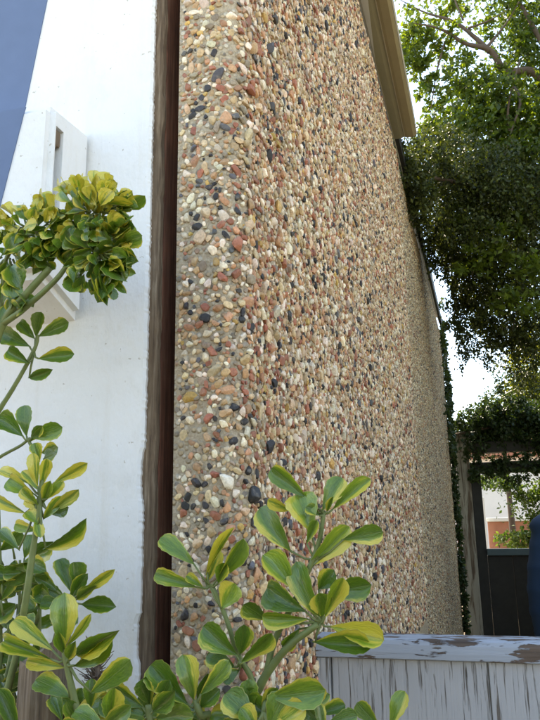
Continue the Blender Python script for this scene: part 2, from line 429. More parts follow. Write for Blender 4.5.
# apparent size -> the 300 that show largest are single objects
camv = np.array(CAM); dv = pos-camv; dist = np.linalg.norm(dv, axis=1)
face = np.abs((dv*nrm).sum(1)/dist); score = peb[:, 2]*np.sqrt(face)/dist
px = np.array([pix(p) for p in pos[:]])
inside = (px[:, 0] > 0) & (px[:, 0] < 540) & (px[:, 1] > 2) & (px[:, 1] < 690)
blocked = (px[:, 1] > 620)                                         # mostly behind the shrub
score = np.where(inside & ~blocked, score, 0)
order = np.argsort(-score); single = order[:300]
is_single = np.zeros(NP, bool); is_single[single] = True

def pebble_mass(name, idx, base):
    V0, F0 = base; n = len(idx); k = len(V0)
    jit = 1+rng.uniform(-.24, .24, (n, k, 1))*(.45 if k > 20 else 1)
    v = V0[None]*jit
    if k > 20:                                                    # broken faces on the nearer stones
        for _ in range(8):
            d = rng.normal(size=(n, 3)); d /= np.linalg.norm(d, axis=1)[:, None]
            h = np.einsum('nkc,nc->nk', v, d); v = v-np.maximum(h-rng.uniform(.38, .8, (n, 1)), 0)[..., None]*d[:, None]*.9
    # squarish stones: push towards a super-ellipsoid
    v = np.sign(v)*np.abs(v)**rng.uniform(.6, .95, (n, 1, 1))
    P = pos[idx][:, None]+v[..., 0:1]*(A1[idx]*RA[idx][:, None])[:, None]+v[..., 1:2]*(A2[idx]*RB[idx][:, None])[:, None]+v[..., 2:3]*(nrm[idx]*RN[idx][:, None])[:, None]
    P = P.reshape(-1, 3); Fc = (F0[None]+(np.arange(n)*k)[:, None, None]).reshape(-1, 3)
    me = bpy.data.meshes.new(name); me.vertices.add(len(P)); me.vertices.foreach_set('co', P.astype(np.float32).ravel())
    me.loops.add(Fc.size); me.loops.foreach_set('vertex_index', Fc.astype(np.int32).ravel())
    me.polygons.add(len(Fc)); me.polygons.foreach_set('loop_start', np.arange(0, Fc.size, 3, dtype=np.int32))
    me.polygons.foreach_set('use_smooth', np.full(len(Fc), k != 12))
    me.update(calc_edges=True)
    if k > 20: me.set_sharp_from_angle(angle=R(28))
    ca = me.color_attributes.new('Col', 'FLOAT_COLOR', 'POINT')
    cc = np.ones((n, k, 4), np.float32); cc[..., :3] = pcol[idx][:, None]
    ca.data.foreach_set('color', cc.ravel())
    o = link(name, me, M['pebble'], pw); tag(o, kind='stuff'); return o
rest = np.where(~is_single)[0]
near = rest[peb[rest, 0] < .42]; far = rest[peb[rest, 0] >= .42]
pebble_mass('small_pebbles', near, ICO2); pebble_mass('small_pebbles', far, ICO1)
variants = []
for k in range(14):
    V0, F0 = ICO3; v = V0*(1+rng.uniform(-.03, .03, (len(V0), 1)))
    pdir = rng.normal(size=(9, 3)); pdir /= np.linalg.norm(pdir, axis=1)[:, None]
    for d in pdir:                                                # flattened facets
        h = v@d; cut = rng.uniform(.42, .8); v = v-np.maximum(h-cut, 0)[:, None]*d*.85
    me = pyd('pebble', v, [tuple(int(q) for q in f) for f in F0], True); me.set_sharp_from_angle(angle=R(24)); me.materials.append(M['pebble1']); variants.append(me)
for q, i in enumerate(single):
    o = bpy.data.objects.new('pebble', variants[q % 14]); COL.objects.link(o); o.parent = pw
    mtx = Matrix([[A1[i][r]*RA[i]*1.06, A2[i][r]*RB[i]*1.06, nrm[i][r]*RN[i], pos[i][r]] for r in range(3)]+[[0, 0, 0, 1]])
    mtx.translation -= Vector(pw.location)
    o.matrix_basis = mtx; o.color = tuple(pcol[i])+(1,)

# far panel: coarser stones as far as they can still be told apart
nf = 52000
fy = YS+.02+(Y1-.05-YS)*rng.random(nf)**1.25; fz = np.maximum(.05, 1.2-.138*fy); fz = fz+(ZT-.01-fz)*rng.random(nf)
pos = np.stack([np.full(nf, XF-.006), fy, fz], 1); nrm = np.tile([1., 0, 0], (nf, 1)); fr = rng.uniform(.006, .0115, nf)
pos[:, 0] -= fr*rng.uniform(0, .4, nf); ang = rng.uniform(0, math.pi, nf); tx = np.tile([0., 1, 0], (nf, 1)); tz = np.tile([0., 0, 1], (nf, 1))
A1 = tx*np.cos(ang)[:, None]+tz*np.sin(ang)[:, None]; A2 = np.cross(nrm, A1); RA = fr*1.2; RB = fr*.9; RN = fr*.7
pcol = pal_c[rng.choice(len(PAL), nf, p=pal_w)]*rng.uniform(.6, 1.12, (nf, 1))*np.array([1, .94, .82])  # browner stones, darkened further by shade put into their colour
OCT = (np.array([(1,0,0),(-1,0,0),(0,1,0),(0,-1,0),(0,0,1.),(0,0,-1)]), np.array([(0,2,4),(2,1,4),(1,3,4),(3,0,4),(2,0,5),(1,2,5),(3,1,5),(0,3,5)]))
pebble_mass('small_pebbles', np.arange(nf), OCT)

# ------------------------------------------------------------------ white wall with its plastered box
XW = -.578                                                        # right edge of the render
ww = empty('white_wall', (-1.6, Y0+.05, 0), 'white plastered wall with a crumbling right edge beside the brown plank', 'wall')
def render_coat():
    V = []; F = []; nz = 900; xs = [-3.2, -1.2, -.75, -.62]
    zs = np.linspace(-.05, 3.78, nz)
    cols = len(xs)+3
    for z in zs:
        e = XW+.0012*mnoise.noise(Vector((0, 0, z*5)))+.0016*mnoise.noise(Vector((3, 0, z*45)))+.0022*mnoise.noise(Vector((7, 0, z*170)))+.0012*mnoise.noise(Vector((9, 0, z*400)))
        ch = mnoise.noise(Vector((11, 0, z*5.5)))
        if ch > .42: e -= .005*min(1, (ch-.42)*9)
        if 1.40 < z < 1.50: e -= .006*math.sin((z-1.40)/.10*math.pi)**.5
        row = [(x, Y0, z) for x in xs]+[(e-.006, Y0, z), (e, Y0+.003, z), (e-.002, Y0+.016, z)]
        V += row
    for i in range(nz-1):
        for k in range(cols-1): F.append((i*cols+k, i*cols+k+1, (i+1)*cols+k+1, (i+1)*cols+k))
    return pyd('plaster', V, F)
link('plaster', render_coat(), M['plaster'], ww)
box('masonry', -3.2, -.60, Y0+.008, Y0+.30, -.05, 3.78, M['redwood'], ww, 0)
# plastered box standing out of the wall, with a slot in its right side and a sloping foot
BX, BY0, BZ0, BZ1 = -.717, 1.017, 1.80, 2.14
SL = (1.033, 1.058, 1.90, 2.10)
def plaster_box():
    bm = bmesh.new()
    prof = [(BY0, BZ0), (BY0, BZ1), (Y0+.004, BZ1+.012), (Y0+.004, BZ0-.05)]
    n = 4; L = -1.5
    a = [bm.verts.new((BX, y, z)) for y, z in prof]; c = [bm.verts.new((L, y, z)) for y, z in prof]
    bm.faces.new(c)
    for i in range(n): bm.faces.new((a[i], a[(i+1) % n], c[(i+1) % n], c[i]))
    sl = [bm.verts.new((BX, y, z)) for y, z in ((SL[0], SL[2]), (SL[0], SL[3]), (SL[1], SL[3]), (SL[1], SL[2]))]
    for i in range(n): bm.faces.new((a[(i+1) % n], a[i], sl[i], sl[(i+1) % n]))
    si = [bm.verts.new((BX-.16, v.co.y, v.co.z)) for v in sl]
    for i in range(n): bm.faces.new((sl[(i+1) % n], sl[i], si[i], si[(i+1) % n]))
    bm.faces.new(si)
    ed = [e for e in bm.edges if e.verts[0] in a and e.verts[1] in a]+[e for e in bm.edges if (a[0] in e.verts and c[0] in e.verts) or (a[1] in e.verts and c[1] in e.verts)]
    bmesh.ops.bevel(bm, geom=ed, offset=.013, segments=4, affect='EDGES')
    return bm_mesh('plaster_box', bm)
pb = link('plaster_box', plaster_box(), M['plaster'], ww)
tag(pb, 'white plastered box standing out of the wall, narrow slot in its side')
box('slot_block', BX-.03, BX-.004, SL[0]+.002, SL[1]-.002, SL[3]-.035, SL[3]-.002, M['plank'], ww, .004)
# weathered plank along the raw edge, darker timber behind it
pk = empty('edge_plank', (-.565, Y0+.02, 0), 'weathered brown plank standing upright between white wall and pebble wall', 'plank')
def plank():
    V = []; F = []; nz = 260
    for z in np.linspace(-.05, 3.78, nz):
        w = .0025*mnoise.noise(Vector((1, 2, z*14)))+.0015*mnoise.noise(Vector((5, 2, z*60)))
        V += [(-.598, Y0+.013, z), (-.580, Y0+.0125+w*.5, z), (-.569+w*1.6, Y0+.013, z), (-.563+w*1.6, Y0+.018+w, z), (-.5605+w*1.3, Y0+.026, z), (-.565, Y0+.034, z)]
    for i in range(nz-1):
        for k in range(5): F.append((i*6+k, i*6+k+1, (i+1)*6+k+1, (i+1)*6+k))
    return pyd('plank_face', V, F)
link('plank_face', plank(), M['plank'], pk)
box('back_timber', -.60, -.5605, Y0+.030, Y0+.24, -.05, 3.78, M['redwood'], pk, .003)
box('back_board', -.60, -.46, Y0+.245, Y0+.27, -.05, 3.78, M['redwood'], pk, .002)

# slanting cast shadow painted in slate blue, over wall and box front
def shadow_skin(p_hi, p_lo, y, zlo, zhi, x0, name):
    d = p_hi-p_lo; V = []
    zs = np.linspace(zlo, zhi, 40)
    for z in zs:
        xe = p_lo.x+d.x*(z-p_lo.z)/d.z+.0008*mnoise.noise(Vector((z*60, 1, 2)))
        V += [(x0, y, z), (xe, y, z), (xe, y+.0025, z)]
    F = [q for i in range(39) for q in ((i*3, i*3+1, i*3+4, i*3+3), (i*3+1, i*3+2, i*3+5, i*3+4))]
    o = link(name, pyd(name, V, F), M['slate'], ww); tag(o, 'cast shadow painted in slate blue with a slanting edge'); return o
shadow_skin(at(47, 0, Y0-.002), at(26, 102, Y0-.002), Y0-.002, BZ1+.011, 3.7, -2.6, 'painted_shadow')
shadow_skin(at(25, 108, BY0-.002), at(0, 205, BY0-.002), BY0-.002, BZ0+.008, BZ1+.001, -1.49, 'painted_shadow')

# ------------------------------------------------------------------ roof edge
ZE = 3.875
rf = empty('house_roof', (XF, 1.0, ZE), 'tan gutter and eaves of the roof above the pebble wall', 'roof')
prism('gutter', [(-.318, ZE+.004), (-.300, ZE-.004), (-.262, ZE-.004), (-.246, ZE+.006), (-.243, ZE+.03), (-.243, ZE+.11), (-.25, ZE+.115), (-.318, ZE+.115)], 1.13, 4.32, M['gutter'], rf)
prism('fascia', [(-.386, ZE), (-.345, ZE-.001), (-.320, ZE+.006), (-.320, ZE+.12), (-.386, ZE+.12)], 1.13, 4.32, M['gutter2'], rf)
prism('gutter_bead', [(-.2425, ZE+.012), (-.2385, ZE+.014), (-.2385, ZE+.022), (-.2425, ZE+.024)], 1.13, 4.32, M['edge'], rf)
prism('fascia_bead', [(-.3205, ZE+.001), (-.3145, ZE-.004), (-.3145, ZE+.003), (-.3195, ZE+.0055)], 1.13, 4.31, M['edge'], rf)
prism('drip_edge', [(-.3915, ZE-.004), (-.387, ZE-.005), (-.387, ZE+.02), (-.3915, ZE+.02)], 1.13, 8.9, M['edge'], rf)
def wedge():
    V = [(-.386, 1.13, ZE-.003), (-.338, 1.13, ZE-.004), (-.345, 2.9, ZE-.004), (-.386, 3.45, ZE-.003)]
    V += [(x, y, z-.004) for x, y, z in V]
    F = [(0,1,2,3),(7,6,5,4),(0,4,5,1),(1,5,6,2),(2,6,7,3),(3,7,4,0)]
    return pyd('white_flashing', V, F)
link('white_flashing', wedge(), M['whitepaint'], rf)
prism('soffit', [(-3.2, ZE-.05), (-.43, ZE-.05), (-.43, ZE+.01), (-3.2, ZE+.01)], 1.16, Y1, M['darkwood'], rf)
prism('far_fascia', [(-.386, ZE+.012), (-.36, ZE+.012), (-.36, ZE+.13), (-.386, ZE+.13)], 4.33, Y1, M['darkwood'], rf)
prism('roof_sheet', [(-.40, ZE+.225), (-3.4, ZE+1.7), (-3.4, ZE+1.76), (-.40, ZE+.265)], 1.12, Y1+.1, M['roof'], rf)
# rest of the house body, so the sun is really behind it
hb = box('house_body', -3.2, XB-.02, Y0+.31, Y1-.02, -.05, ZE-.055, M['redwood'], None, 0)
tag(hb, 'dark inner body of the house behind the pebble wall', 'house')

# ------------------------------------------------------------------ fence
FY = 1.63
fe = empty('painted_fence', (.2, FY, 0), 'low fence with peeling pale blue-grey paint in front of the wall', 'fence')
def rail():
    """capping rail with a worn front edge"""
    V = []; F = []; xs = np.linspace(-.386, 1.5, 240); n = 8
    for x in xs:
        w = lambda s, a: a*mnoise.noise(Vector((x*s, 3.1, a*1000)))
        ch = .003*max(0, mnoise.noise(Vector((x*11, 9, 0)))-.1)*4
        zt = 1.1245+w(6, .0012)
        V += [(x, FY+.06, zt+.001), (x, FY-.004, zt), (x, FY-.010, zt-.004-ch), (x, FY-.012, zt-.012-ch), (x, FY-.012+ch*.4, zt-.028), (x, FY-.010, 1.084+w(17, .002)), (x, FY-.002, 1.081), (x, FY+.06, 1.081)]
    for i in range(len(xs)-1):
        for k in range(n): F.append((i*n+k, i*n+(k+1) % n, (i+1)*n+(k+1) % n, (i+1)*n+k))
    F += [tuple(range(n)), tuple((len(xs)-1)*n+k for k in range(n))[::-1]]
    bm = bmesh.new(); bv = [bm.verts.new(v) for v in V]
    for f in F: bm.faces.new([bv[i] for i in f])
    return bm_mesh('top_rail', bm)
link('top_rail', rail(), M['rail'], fe)
xs = [-.355, -.026, .27, .58, .90, 1.22, 1.5]
for a, b in zip(xs[:-1], xs[1:]):
    box('board', a+.0012, b-.0012, FY+.004+random.uniform(0, .003), FY+.024, .06, 1.0805, M['fence'], fe, .0015)
box('end_post', -.386, -.358, FY-.004, FY+.05, 0, 1.0805, M['fence'], fe, .002)
box('lower_rail', -.357, 1.5, FY+.025, FY+.055, .25, .33, M['fence'], fe, .003)
box('post', 1.38, 1.46, FY+.025, FY+.1, 0, 1.08, M['fence'], fe, .003)

# ------------------------------------------------------------------ veranda screen at the far end
VY = 9.5
ve = empty('veranda_screen', (.4, VY, 0), 'dark timber veranda screen with a window at the far end of the wall', 'veranda')
box('corner_post', -.335, -.17, VY-.08, VY+.08, 0, 2.30, M['greywood'], ve, .01)
box('post_cap', -.36, -.13, VY-.12, VY+.10, 2.30, 2.56, M['greywood'], ve, .02)
box('brown_trim', -.387, -.338, VY-.10, VY-.05, 0, 2.5, M['redwood'], ve, .006)
box('header_beam', -.168, 2.6, VY-.06, VY+.06, 2.02, 2.16, M['darkwood'], ve, .01)
box('top_beam', -.128, 2.6, VY-.09, VY+.09, 2.28, 2.42, M['darkwood'], ve, .01)
box('jamb', -.168, -.0478, VY-.05, VY+.05, .0, 2.018, M['darkwood'], ve, .008)
si_ = box('sill', -.048, 2.6, VY-.09, VY+.06, 1.02, 1.10, M['bluesill'], ve, .008)
for i in range(9):
    x = -.048+i*.294; box('panel_board', x+.0008, x+.2932, VY-.03, VY+.03, 0, 1.018, M['darkwood'], ve, .006)
for x in (1.25,): box('mullion', x, x+.05, VY-.04, VY+.04, 1.102, 2.018, M['darkwood'], ve, .005)
for x0, x1 in ((-.047, 1.249), (1.301, 2.6)):
    box('pane', x0, x1, VY-.004, VY+.004, 1.103, 2.017, M['glass'], ve, 0)
# blue tank standing before it
def lathe(name, prof, c, mat_, parent=None, n=40):
    V = []; F = []
    for r, z in prof:
        for k in range(n):
            a = 2*math.pi*k/n; V.append((c[0]+r*math.cos(a), c[1]+r*math.sin(a), z))
    for i in range(len(prof)-1):
        for k in range(n): F.append((i*n+k, i*n+(k+1) % n, (i+1)*n+(k+1) % n, (i+1)*n+k))
    F += [tuple(range(n))[::-1], tuple((len(prof)-1)*n+k for k in range(n))]
    return link(name, pyd(name, V, F, True), mat_, parent)
tk = empty('water_butt', (.74, 7.2, 0), 'bulging dark blue plastic water butt before the veranda at right edge', 'water butt')
prof = [(.33, 0)]
for k in range(41):
    z = .01+1.30*k/40; prof.append((.345+.105*math.sin(math.pi*min(1, z/1.45))**1.3+(.008 if k % 6 in (0, 1) else 0), z))
prof += [(.385, 1.36), (.35, 1.42), (.26, 1.48), (.15, 1.50)]
lathe('butt_body', prof, (.74, 7.2), M['tank'], tk)
lathe('lid', [(.155, 1.495), (.16, 1.54), (.13, 1.555), (.02, 1.56)], (.74, 7.2), M['tank'], tk)

# things seen through the window and above
tw = empty('terracotta_wall', (1.5, 14, 0), 'low terracotta garden wall seen through the far window', 'wall')
box('wall_body', -.02, 5, 14, 14.25, 0, 1.46, M['brick'], tw, .01)
box('coping', -.06, 5, 13.95, 14.3, 1.462, 1.53, M['farwhite'], tw, .012)
wp = box('white_pillar', -.16, -.04, 13.7, 13.82, 0, 1.9, M['farwhite'], None, .01)
tag(wp, 'thin white pillar left of the terracotta wall, seen through the window', 'pillar')
nh = empty('neighbour_house', (2, 17, 0), 'pale house beyond the terracotta wall, seen through the far window', 'house')
box('house_wall', -1.2, 8, 17, 20, 0, 2.9, M['farwhite'], nh, .02)
for x in (1.6, 3.2, 5.0):
    w_ = box('window', x, x+.7, 16.975, 17.02, 1.2, 2.3, M['bluesill'], nh, .01)
prism('pitched_roof', [(-1.4, 2.9), (8.2, 2.9), (6.5, 3.9), (.5, 3.9)], 16.8, 20.2, M['brick'], nh)
# unseen wall added behind the viewpoint, its sunlit face bounces warm fill light
gw = box('bounce_wall', -5, 7, -3.2, -3.0, 0, 2.3, M['farwhite'], None, .02)
tag(gw, 'pale unseen wall added behind the viewpoint to bounce warm light at the house', 'wall')

# ------------------------------------------------------------------ leaf shapes of the shrub
def leaf_mesh(fold, curl, wav, seed):
    nu, vs5 = 16, (-1, -.55, 0, .55, 1); V = []; F = []; UV = []
    for i in range(nu+1):
        u = 1-(1-i/nu)**1.25; s = max(0.0, (u-.04)/.96)
        w = .5*(s**.85)*math.sqrt(max(0, 1-s**4.5))/.675 if s > 0 else 0.0
        w = max(w, .018) if u < 1 else .0
        for v in vs5:
            x = v*w*(1+(.05*math.sin(u*70+seed) if abs(v) == 1 else 0)*(u > .3)); z = abs(v)*w*fold+curl*(u*u-.25*u)+wav*math.sin(u*9+seed+v*2)*abs(v)*.5
            V.append((x, u-.02*abs(curl)*u, z)); UV.append((u, .5+.5*v))
    for i in range(nu):
        for k in range(4): F.append((i*5+k, i*5+k+1, (i+1)*5+k+1, (i+1)*5+k))
    me = pyd('leaf', V, F, True); uvl = me.uv_layers.new(name='UVMap')
    for lp in me.loops: uvl.data[lp.index].uv = UV[lp.vertex_index]
    me.materials.append(M['leaf']); return me
LEAVES = [leaf_mesh(f, c, w, s) for s, (f, c, w) in enumerate([(.35, -.18, .03), (.22, .10, .03), (.55, -.05, .02), (.75, -.25, .03), (.15, -.30, .05), (.45, .22, .04), (.9, .05, .02), (.3, -.45, .04)])]
CURLY = [leaf_mesh(f, c, w, s) for s, (f, c, w) in enumerate([(1.1, -.5, .10), (.9, .5, .12), (1.4, -.2, .09), (.6, -.8, .12), (.8, .7, .1)])]

class Sprig:
    """a branch of a shrub: its stem and petioles are one mesh, each leaf a child of it"""
    def __init__(self, root, name='branch'):
        self.V, self.F, self.leaves, self.root, self.name = [], [], [], root, name
    def stem(self, pts, r0, r1):
        c = curve_pts(pts, 6); n = len(c)
        tube_into(self.V, self.F, c, [r0+(r1-r0)*i/(n-1) for i in range(n)], 8, .12)
    def leaf(self, base, tip, wfrac, yel=.2, side=None, dark=None, roll=0.0, meshes=None, node=None):
        base, tip = Vector(base), Vector(tip); d = tip-base; L = d.length; yv = d.normalized()
        n = (CAM-base).normalized(); n = (n-yv*n.dot(yv)).normalized()
        n = (Matrix.Rotation(roll, 3, yv) @ n)
        xv = yv.cross(n).normalized(); n = xv.cross(yv)
        self.leaves.append((Matrix(((xv.x*L*wfrac, yv.x*L, n.x*L*.85, base.x), (xv.y*L*wfrac, yv.y*L, n.y*L*.85, base.y), (xv.z*L*wfrac, yv.z*L, n.z*L*.85, base.z), (0, 0, 0, 1))),
                            random.choice(meshes or LEAVES), (yel, random.random() if side is None else side, random.uniform(.1, .6) if dark is None else dark)))
        if node is not None:
            node = Vector(node); mid = (node+base)*.5+Vector((0, 0, -.003))
            tube_into(self.V, self.F, [node, mid, base+yv*L*.06], [.0022, .0017, .0014], 6)
    def build(self):
        me = pyd(self.name, self.V, self.F, True); br = link(self.name, me, M['stem'], self.root)
        for mtx, lm, c in self.leaves:
            o = bpy.data.objects.new('leaf', lm); COL.objects.link(o); o.parent = br
            o.matrix_basis = mtx; o.color = c+(1,)
        return br

def px_leaves(sp, node, Y, rows, jitter=.02):
    """rows: base x, base y, tip x, tip y, width px, yellow, [depth of tip towards the camera], [side], [dark], [roll]"""
    nd = at(node[0], node[1], Y)
    for r in rows:
        bx, by, tx, ty, w, ye = r[:6]; ex = dict(r[6]) if len(r) > 6 else {}
        dd = ex.pop('d', random.uniform(-.004, .022)); yo = ex.pop('y', 0)
        base = at(bx, by, Y+yo+random.uniform(-1, 1)*jitter*.3); tip = at(tx, ty, Y+yo-dd)
        lp = math.hypot(tx-bx, ty-by)
        L = (tip-base).length; wf = (w*(Y-dd*.5)/(FPX*.95))/L
        ex.setdefault('roll', random.uniform(-.45, .45))
        sp.leaf(base, tip, wf*1.02, ye, node=nd, **ex)

# ---- shrub in front of the pebble wall
sc_ = empty('variegated_shrub', (-.36, .97, 0), 'green and yellow leaved shrub rising in front of the pebble wall', 'shrub', 'variegated shrubs')
YC = 1.0
main = Sprig(sc_)
root_c = at(248, 735, YC); gnd = Vector((-.36, .97, 0))
main.stem([gnd, gnd+Vector((.01, .0, .55)), root_c, at(258, 690, YC), at(285, 650, YC), at(318, 624, YC)], .0085, .0045)
main.stem([at(266, 676, YC), at(275, 640, YC+.005), at(300, 590, YC), at(318, 545, YC), at(324, 512, YC)], .005, .003)
px_leaves(main, (318, 560), YC, [
    (306, 568, 350, 528, 23, .55, dict(dark=.9, roll=.3)), (341, 540, 384, 531, 19, .25, dict(dark=.2)),
    (292, 553, 257, 509, 25, .12, dict(dark=.25, roll=-.2)), (312, 534, 297, 493, 31, .42, dict(dark=.9, roll=.1)), (306, 545, 318, 520, 10, .3)])
px_leaves(main, (324, 512), YC, [
    (308, 499, 274, 467, 19, .15, dict(dark=.4)), (322, 512, 341, 477, 21, .50, dict(side=.95, roll=-.3)),
    (331, 511, 369, 478, 15, .50, dict(dark=.6)), (292, 511, 268, 501, 13, .9), (318, 514, 316, 500, 5, .3), (327, 512, 332, 498, 6, .3),
    (320, 516, 306, 507, 12, .4)])
px_leaves(main, (321, 622), YC, [
    (295, 590, 263, 555, 27, .35, dict(dark=.8)), (321, 619, 290, 567, 26, .12, dict(dark=.5, roll=-.5)), (324, 619, 343, 574, 17, .75, dict(side=.9, dark=.8)),
    (328, 592, 371, 585, 23, .1, dict(dark=.15, y=.02)), (318, 590, 333, 571, 18, .1, dict(dark=.15, y=.02)), (307, 612, 264, 588, 27, .08, dict(dark=.1)), (268, 621, 244, 602, 20, .08, dict(dark=.1, y=.01)),
    (310, 619, 262, 617, 17, .45, dict(dark=.7)), (328, 626, 384, 640, 22, .95, dict(dark=.8)), (312, 642, 372, 648, 21, .05, dict(dark=.3)),
    (322, 618, 318, 590, 22, .3, dict(dark=.9)), (300, 628, 283, 646, 14, .2, dict(y=.015))])
main.build()
s2 = Sprig(sc_)
s2.stem([at(258, 700, YC-.005), at(250, 675, YC-.01), at(238, 655, YC-.015), at(226, 618, YC-.02), at(212, 585, YC-.02)], .0045, .0028)
px_leaves(s2, (210, 585), YC-.02, [
    (196, 566, 160, 535, 19, .22, dict(dark=.6)), (199, 588, 153, 573, 16, .35, dict(dark=.4)), (206, 575, 231, 529, 10, .95), (215, 582, 245, 542, 20, .25, dict(dark=.3, roll=.6)),
    (221, 610, 236, 583, 24, .55, dict(dark=.9)), (205, 584, 220, 553, 13, .85), (218, 584, 226, 562, 14, .3), (204, 588, 186, 575, 10, .6)])
px_leaves(s2, (240, 660), YC-.03, [
    (238, 656, 202, 627, 26, .1, dict(dark=.3)), (240, 656, 244, 625, 19, .05, dict(dark=.1, y=.01)), (240, 664, 271, 629, 18, .25, dict(dark=.4, roll=.5)), (236, 668, 207, 655, 20, .05, dict(dark=.05, y=.02)),
    (240, 670, 222, 678, 16, .05, dict(dark=.05, y=.02))])
s2.build()
s3 = Sprig(sc_)
YD = .93
s3.stem([gnd+Vector((-.01, -.01, .6)), at(215, 760, YD+.02), at(200, 715, YD), at(195, 700, YD)], .006, .004)
px_leaves(s3, (196, 704), YD, [
    (194, 702, 186, 657, 23, .45, dict(side=.95, dark=.5)), (189, 706, 149, 665, 27, .08, dict(dark=.35)), (199, 696, 229, 664, 17, .3, dict(dark=.4)), (190, 706, 160, 690, 22, .3, dict(dark=.5)),
    (200, 708, 218, 690, 18, .1, dict(dark=.1)), (195, 712, 172, 720, 18, .1), (197, 700, 208, 674, 15, .05, dict(dark=.1, y=.02))])
s3.build()
s4 = Sprig(sc_)
s4.stem([gnd+Vector((.01, -.01, .6)), at(262, 770, YD+.02), at(262, 730, YD), at(266, 700, YD+.02)], .006, .004)
px_leaves(s4, (264, 712), YD, [
    (268, 697, 323, 691, 27, .2, dict(dark=.6)), (256, 722, 226, 694, 27, .1, dict(dark=.35)), (262, 726, 208, 712, 22, .35, dict(dark=.5)), (268, 728, 284, 696, 26, .35, dict(dark=.6)),
    (272, 728, 306, 705, 22, .85, dict(dark=.8)), (256, 716, 243, 688, 22, .05, dict(dark=.1, y=.03)), (262, 712, 276, 690, 16, .05, dict(dark=.1, y=.03)), (258, 730, 240, 708, 20, .3),
    (250, 730, 222, 728, 20, .2)])
s4.build()
s5 = Sprig(sc_)
s5.stem([gnd+Vector((.01, .0, .55)), at(330, 790, 1.0), at(384, 735, 1.02)], .005, .003)
px_leaves(s5, (384, 733), 1.02, [(380, 728, 357, 702, 15, .1, dict(dark=.3)), (390, 730, 402, 692, 16, .55, dict(side=.8, dark=.6)), (386, 732, 372, 728, 10, .2)])
s5.build()
s6 = Sprig(sc_)
s6.stem([gnd+Vector((-.02, -.03, .6)), at(150, 780, .88), at(150, 730, .88), at(148, 705, .88)], .006, .004)
px_leaves(s6, (148, 712), .88, [
    (144, 708, 118, 686, 22, .5, dict(side=.9)), (150, 706, 146, 676, 20, .15, dict(dark=.1, y=.04)), (152, 712, 176, 690, 20, .2), (148, 716, 128, 708, 20, .15), (154, 718, 196, 716, 22, .25),
    (146, 718, 120, 726, 18, .3), (156, 706, 168, 682, 16, .05, dict(dark=.05, y=.04)), (140, 716, 100, 700, 20, .1, dict(dark=.2))])
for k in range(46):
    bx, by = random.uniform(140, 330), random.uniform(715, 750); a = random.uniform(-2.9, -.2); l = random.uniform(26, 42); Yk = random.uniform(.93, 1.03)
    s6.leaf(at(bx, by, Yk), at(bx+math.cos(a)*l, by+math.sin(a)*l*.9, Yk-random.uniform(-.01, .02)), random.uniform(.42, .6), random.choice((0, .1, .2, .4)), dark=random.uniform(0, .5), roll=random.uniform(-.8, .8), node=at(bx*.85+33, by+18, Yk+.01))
for x in (170, 215, 262, 300): s6.stem([gnd+Vector((0, 0, .6)), at(x*.7+75, 800, .98), at(x, 745, .98)], .005, .003)
s6.build()

# ---- shrub by the white wall
sl_ = empty('variegated_shrub', (-.66, .80, 0), 'taller yellow-tipped shrub with curled leaf clusters in front of the white wall', 'shrub', 'variegated shrubs')
gl = Vector((-.70, .84, 0)); YL = .93
t1 = Sprig(sl_)
t1.stem([gl, gl+Vector((-.03, .02, .8)), at(-40, 560, YL), at(-25, 420, YL), at(0, 330, YL), at(25, 296, YL-.01), at(50, 268, YL-.01)], .010, .0055)
t1.stem([at(0, 326, YL), at(25, 308, YL-.01), at(60, 275, YL-.015), at(80, 240, YL-.01), at(92, 222, YL-.01)], .0055, .003)
t1.stem([at(-10, 340, YL), at(2, 300, YL), at(5, 262, YL), at(20, 240, YL)], .005, .003)
def curly(cx, cy, rx, ry, n, Y, lenpx):
    """tight head of small crimped leaves round a branch end"""
    for k in range(n):
        a = random.uniform(0, 2*math.pi); rr = math.sqrt(random.random())
        x, y = cx+rx*rr*math.cos(a)*.85, cy+ry*rr*math.sin(a)*.85
        dep = math.sqrt(max(0, 1-rr*rr))*rx*.8*Y/FPX*random.uniform(.2, 1.0)*random.choice((1, 1, -.6))
        b = at(x, y, Y-dep)
        upn = (cy-y)/ry
        ox, oy = math.cos(a)*rr+random.uniform(-.5, .5), math.sin(a)*rr+random.uniform(-.5, .5)-(.45 if upn > .1 else -.25)
        l = lenpx*random.uniform(.6, 1.25); h = math.hypot(ox, oy) or 1
        tp = at(x+ox/h*l, y+oy/h*l, Y-dep-random.uniform(-.004, .02))
        ye = random.uniform(.8, 1.3) if upn > .28+random.uniform(-.2, .2) else random.uniform(.0, .32)
        t1.leaf(b, tp, random.uniform(.5, .85), ye, dark=random.uniform(.6, 1) if upn > .2 else random.uniform(.0, .45), roll=random.uniform(-1, 1), meshes=CURLY if random.random() < .65 else LEAVES,
                node=at(cx+(x-cx)*.35, cy+(y-cy)*.35, Y-dep*.3) if k % 3 == 0 else None)
curly(92, 212, 36, 28, 105, YL-.01, 17)
curly(97, 250, 29, 44, 110, YL-.01, 17)
curly(50, 230, 24, 30, 50, YL, 16)
curly(30, 232, 30, 26, 60, YL, 16)
curly(10, 255, 30, 34, 34, YL+.005, 18)
curly(12, 295, 16, 14, 8, YL, 17)
px_leaves(t1, (80, 238), YL-.02, [(96, 205, 133, 205, 10, .8), (100, 215, 128, 232, 12, .1, dict(dark=.2)), (96, 262, 129, 257, 13, .1, dict(dark=.3)), (90, 272, 106, 302, 12, .1), (104, 268, 122, 290, 9, .1)])
t1.build()
t2 = Sprig(sl_)
t2.stem([gl+Vector((-.02, .02, .7)), at(-45, 520, YL+.03), at(-20, 440, YL+.04), at(0, 409, YL+.04), at(18, 380, YL+.04), at(35, 348, YL+.04), at(38, 335, YL+.04)], .006, .0025)
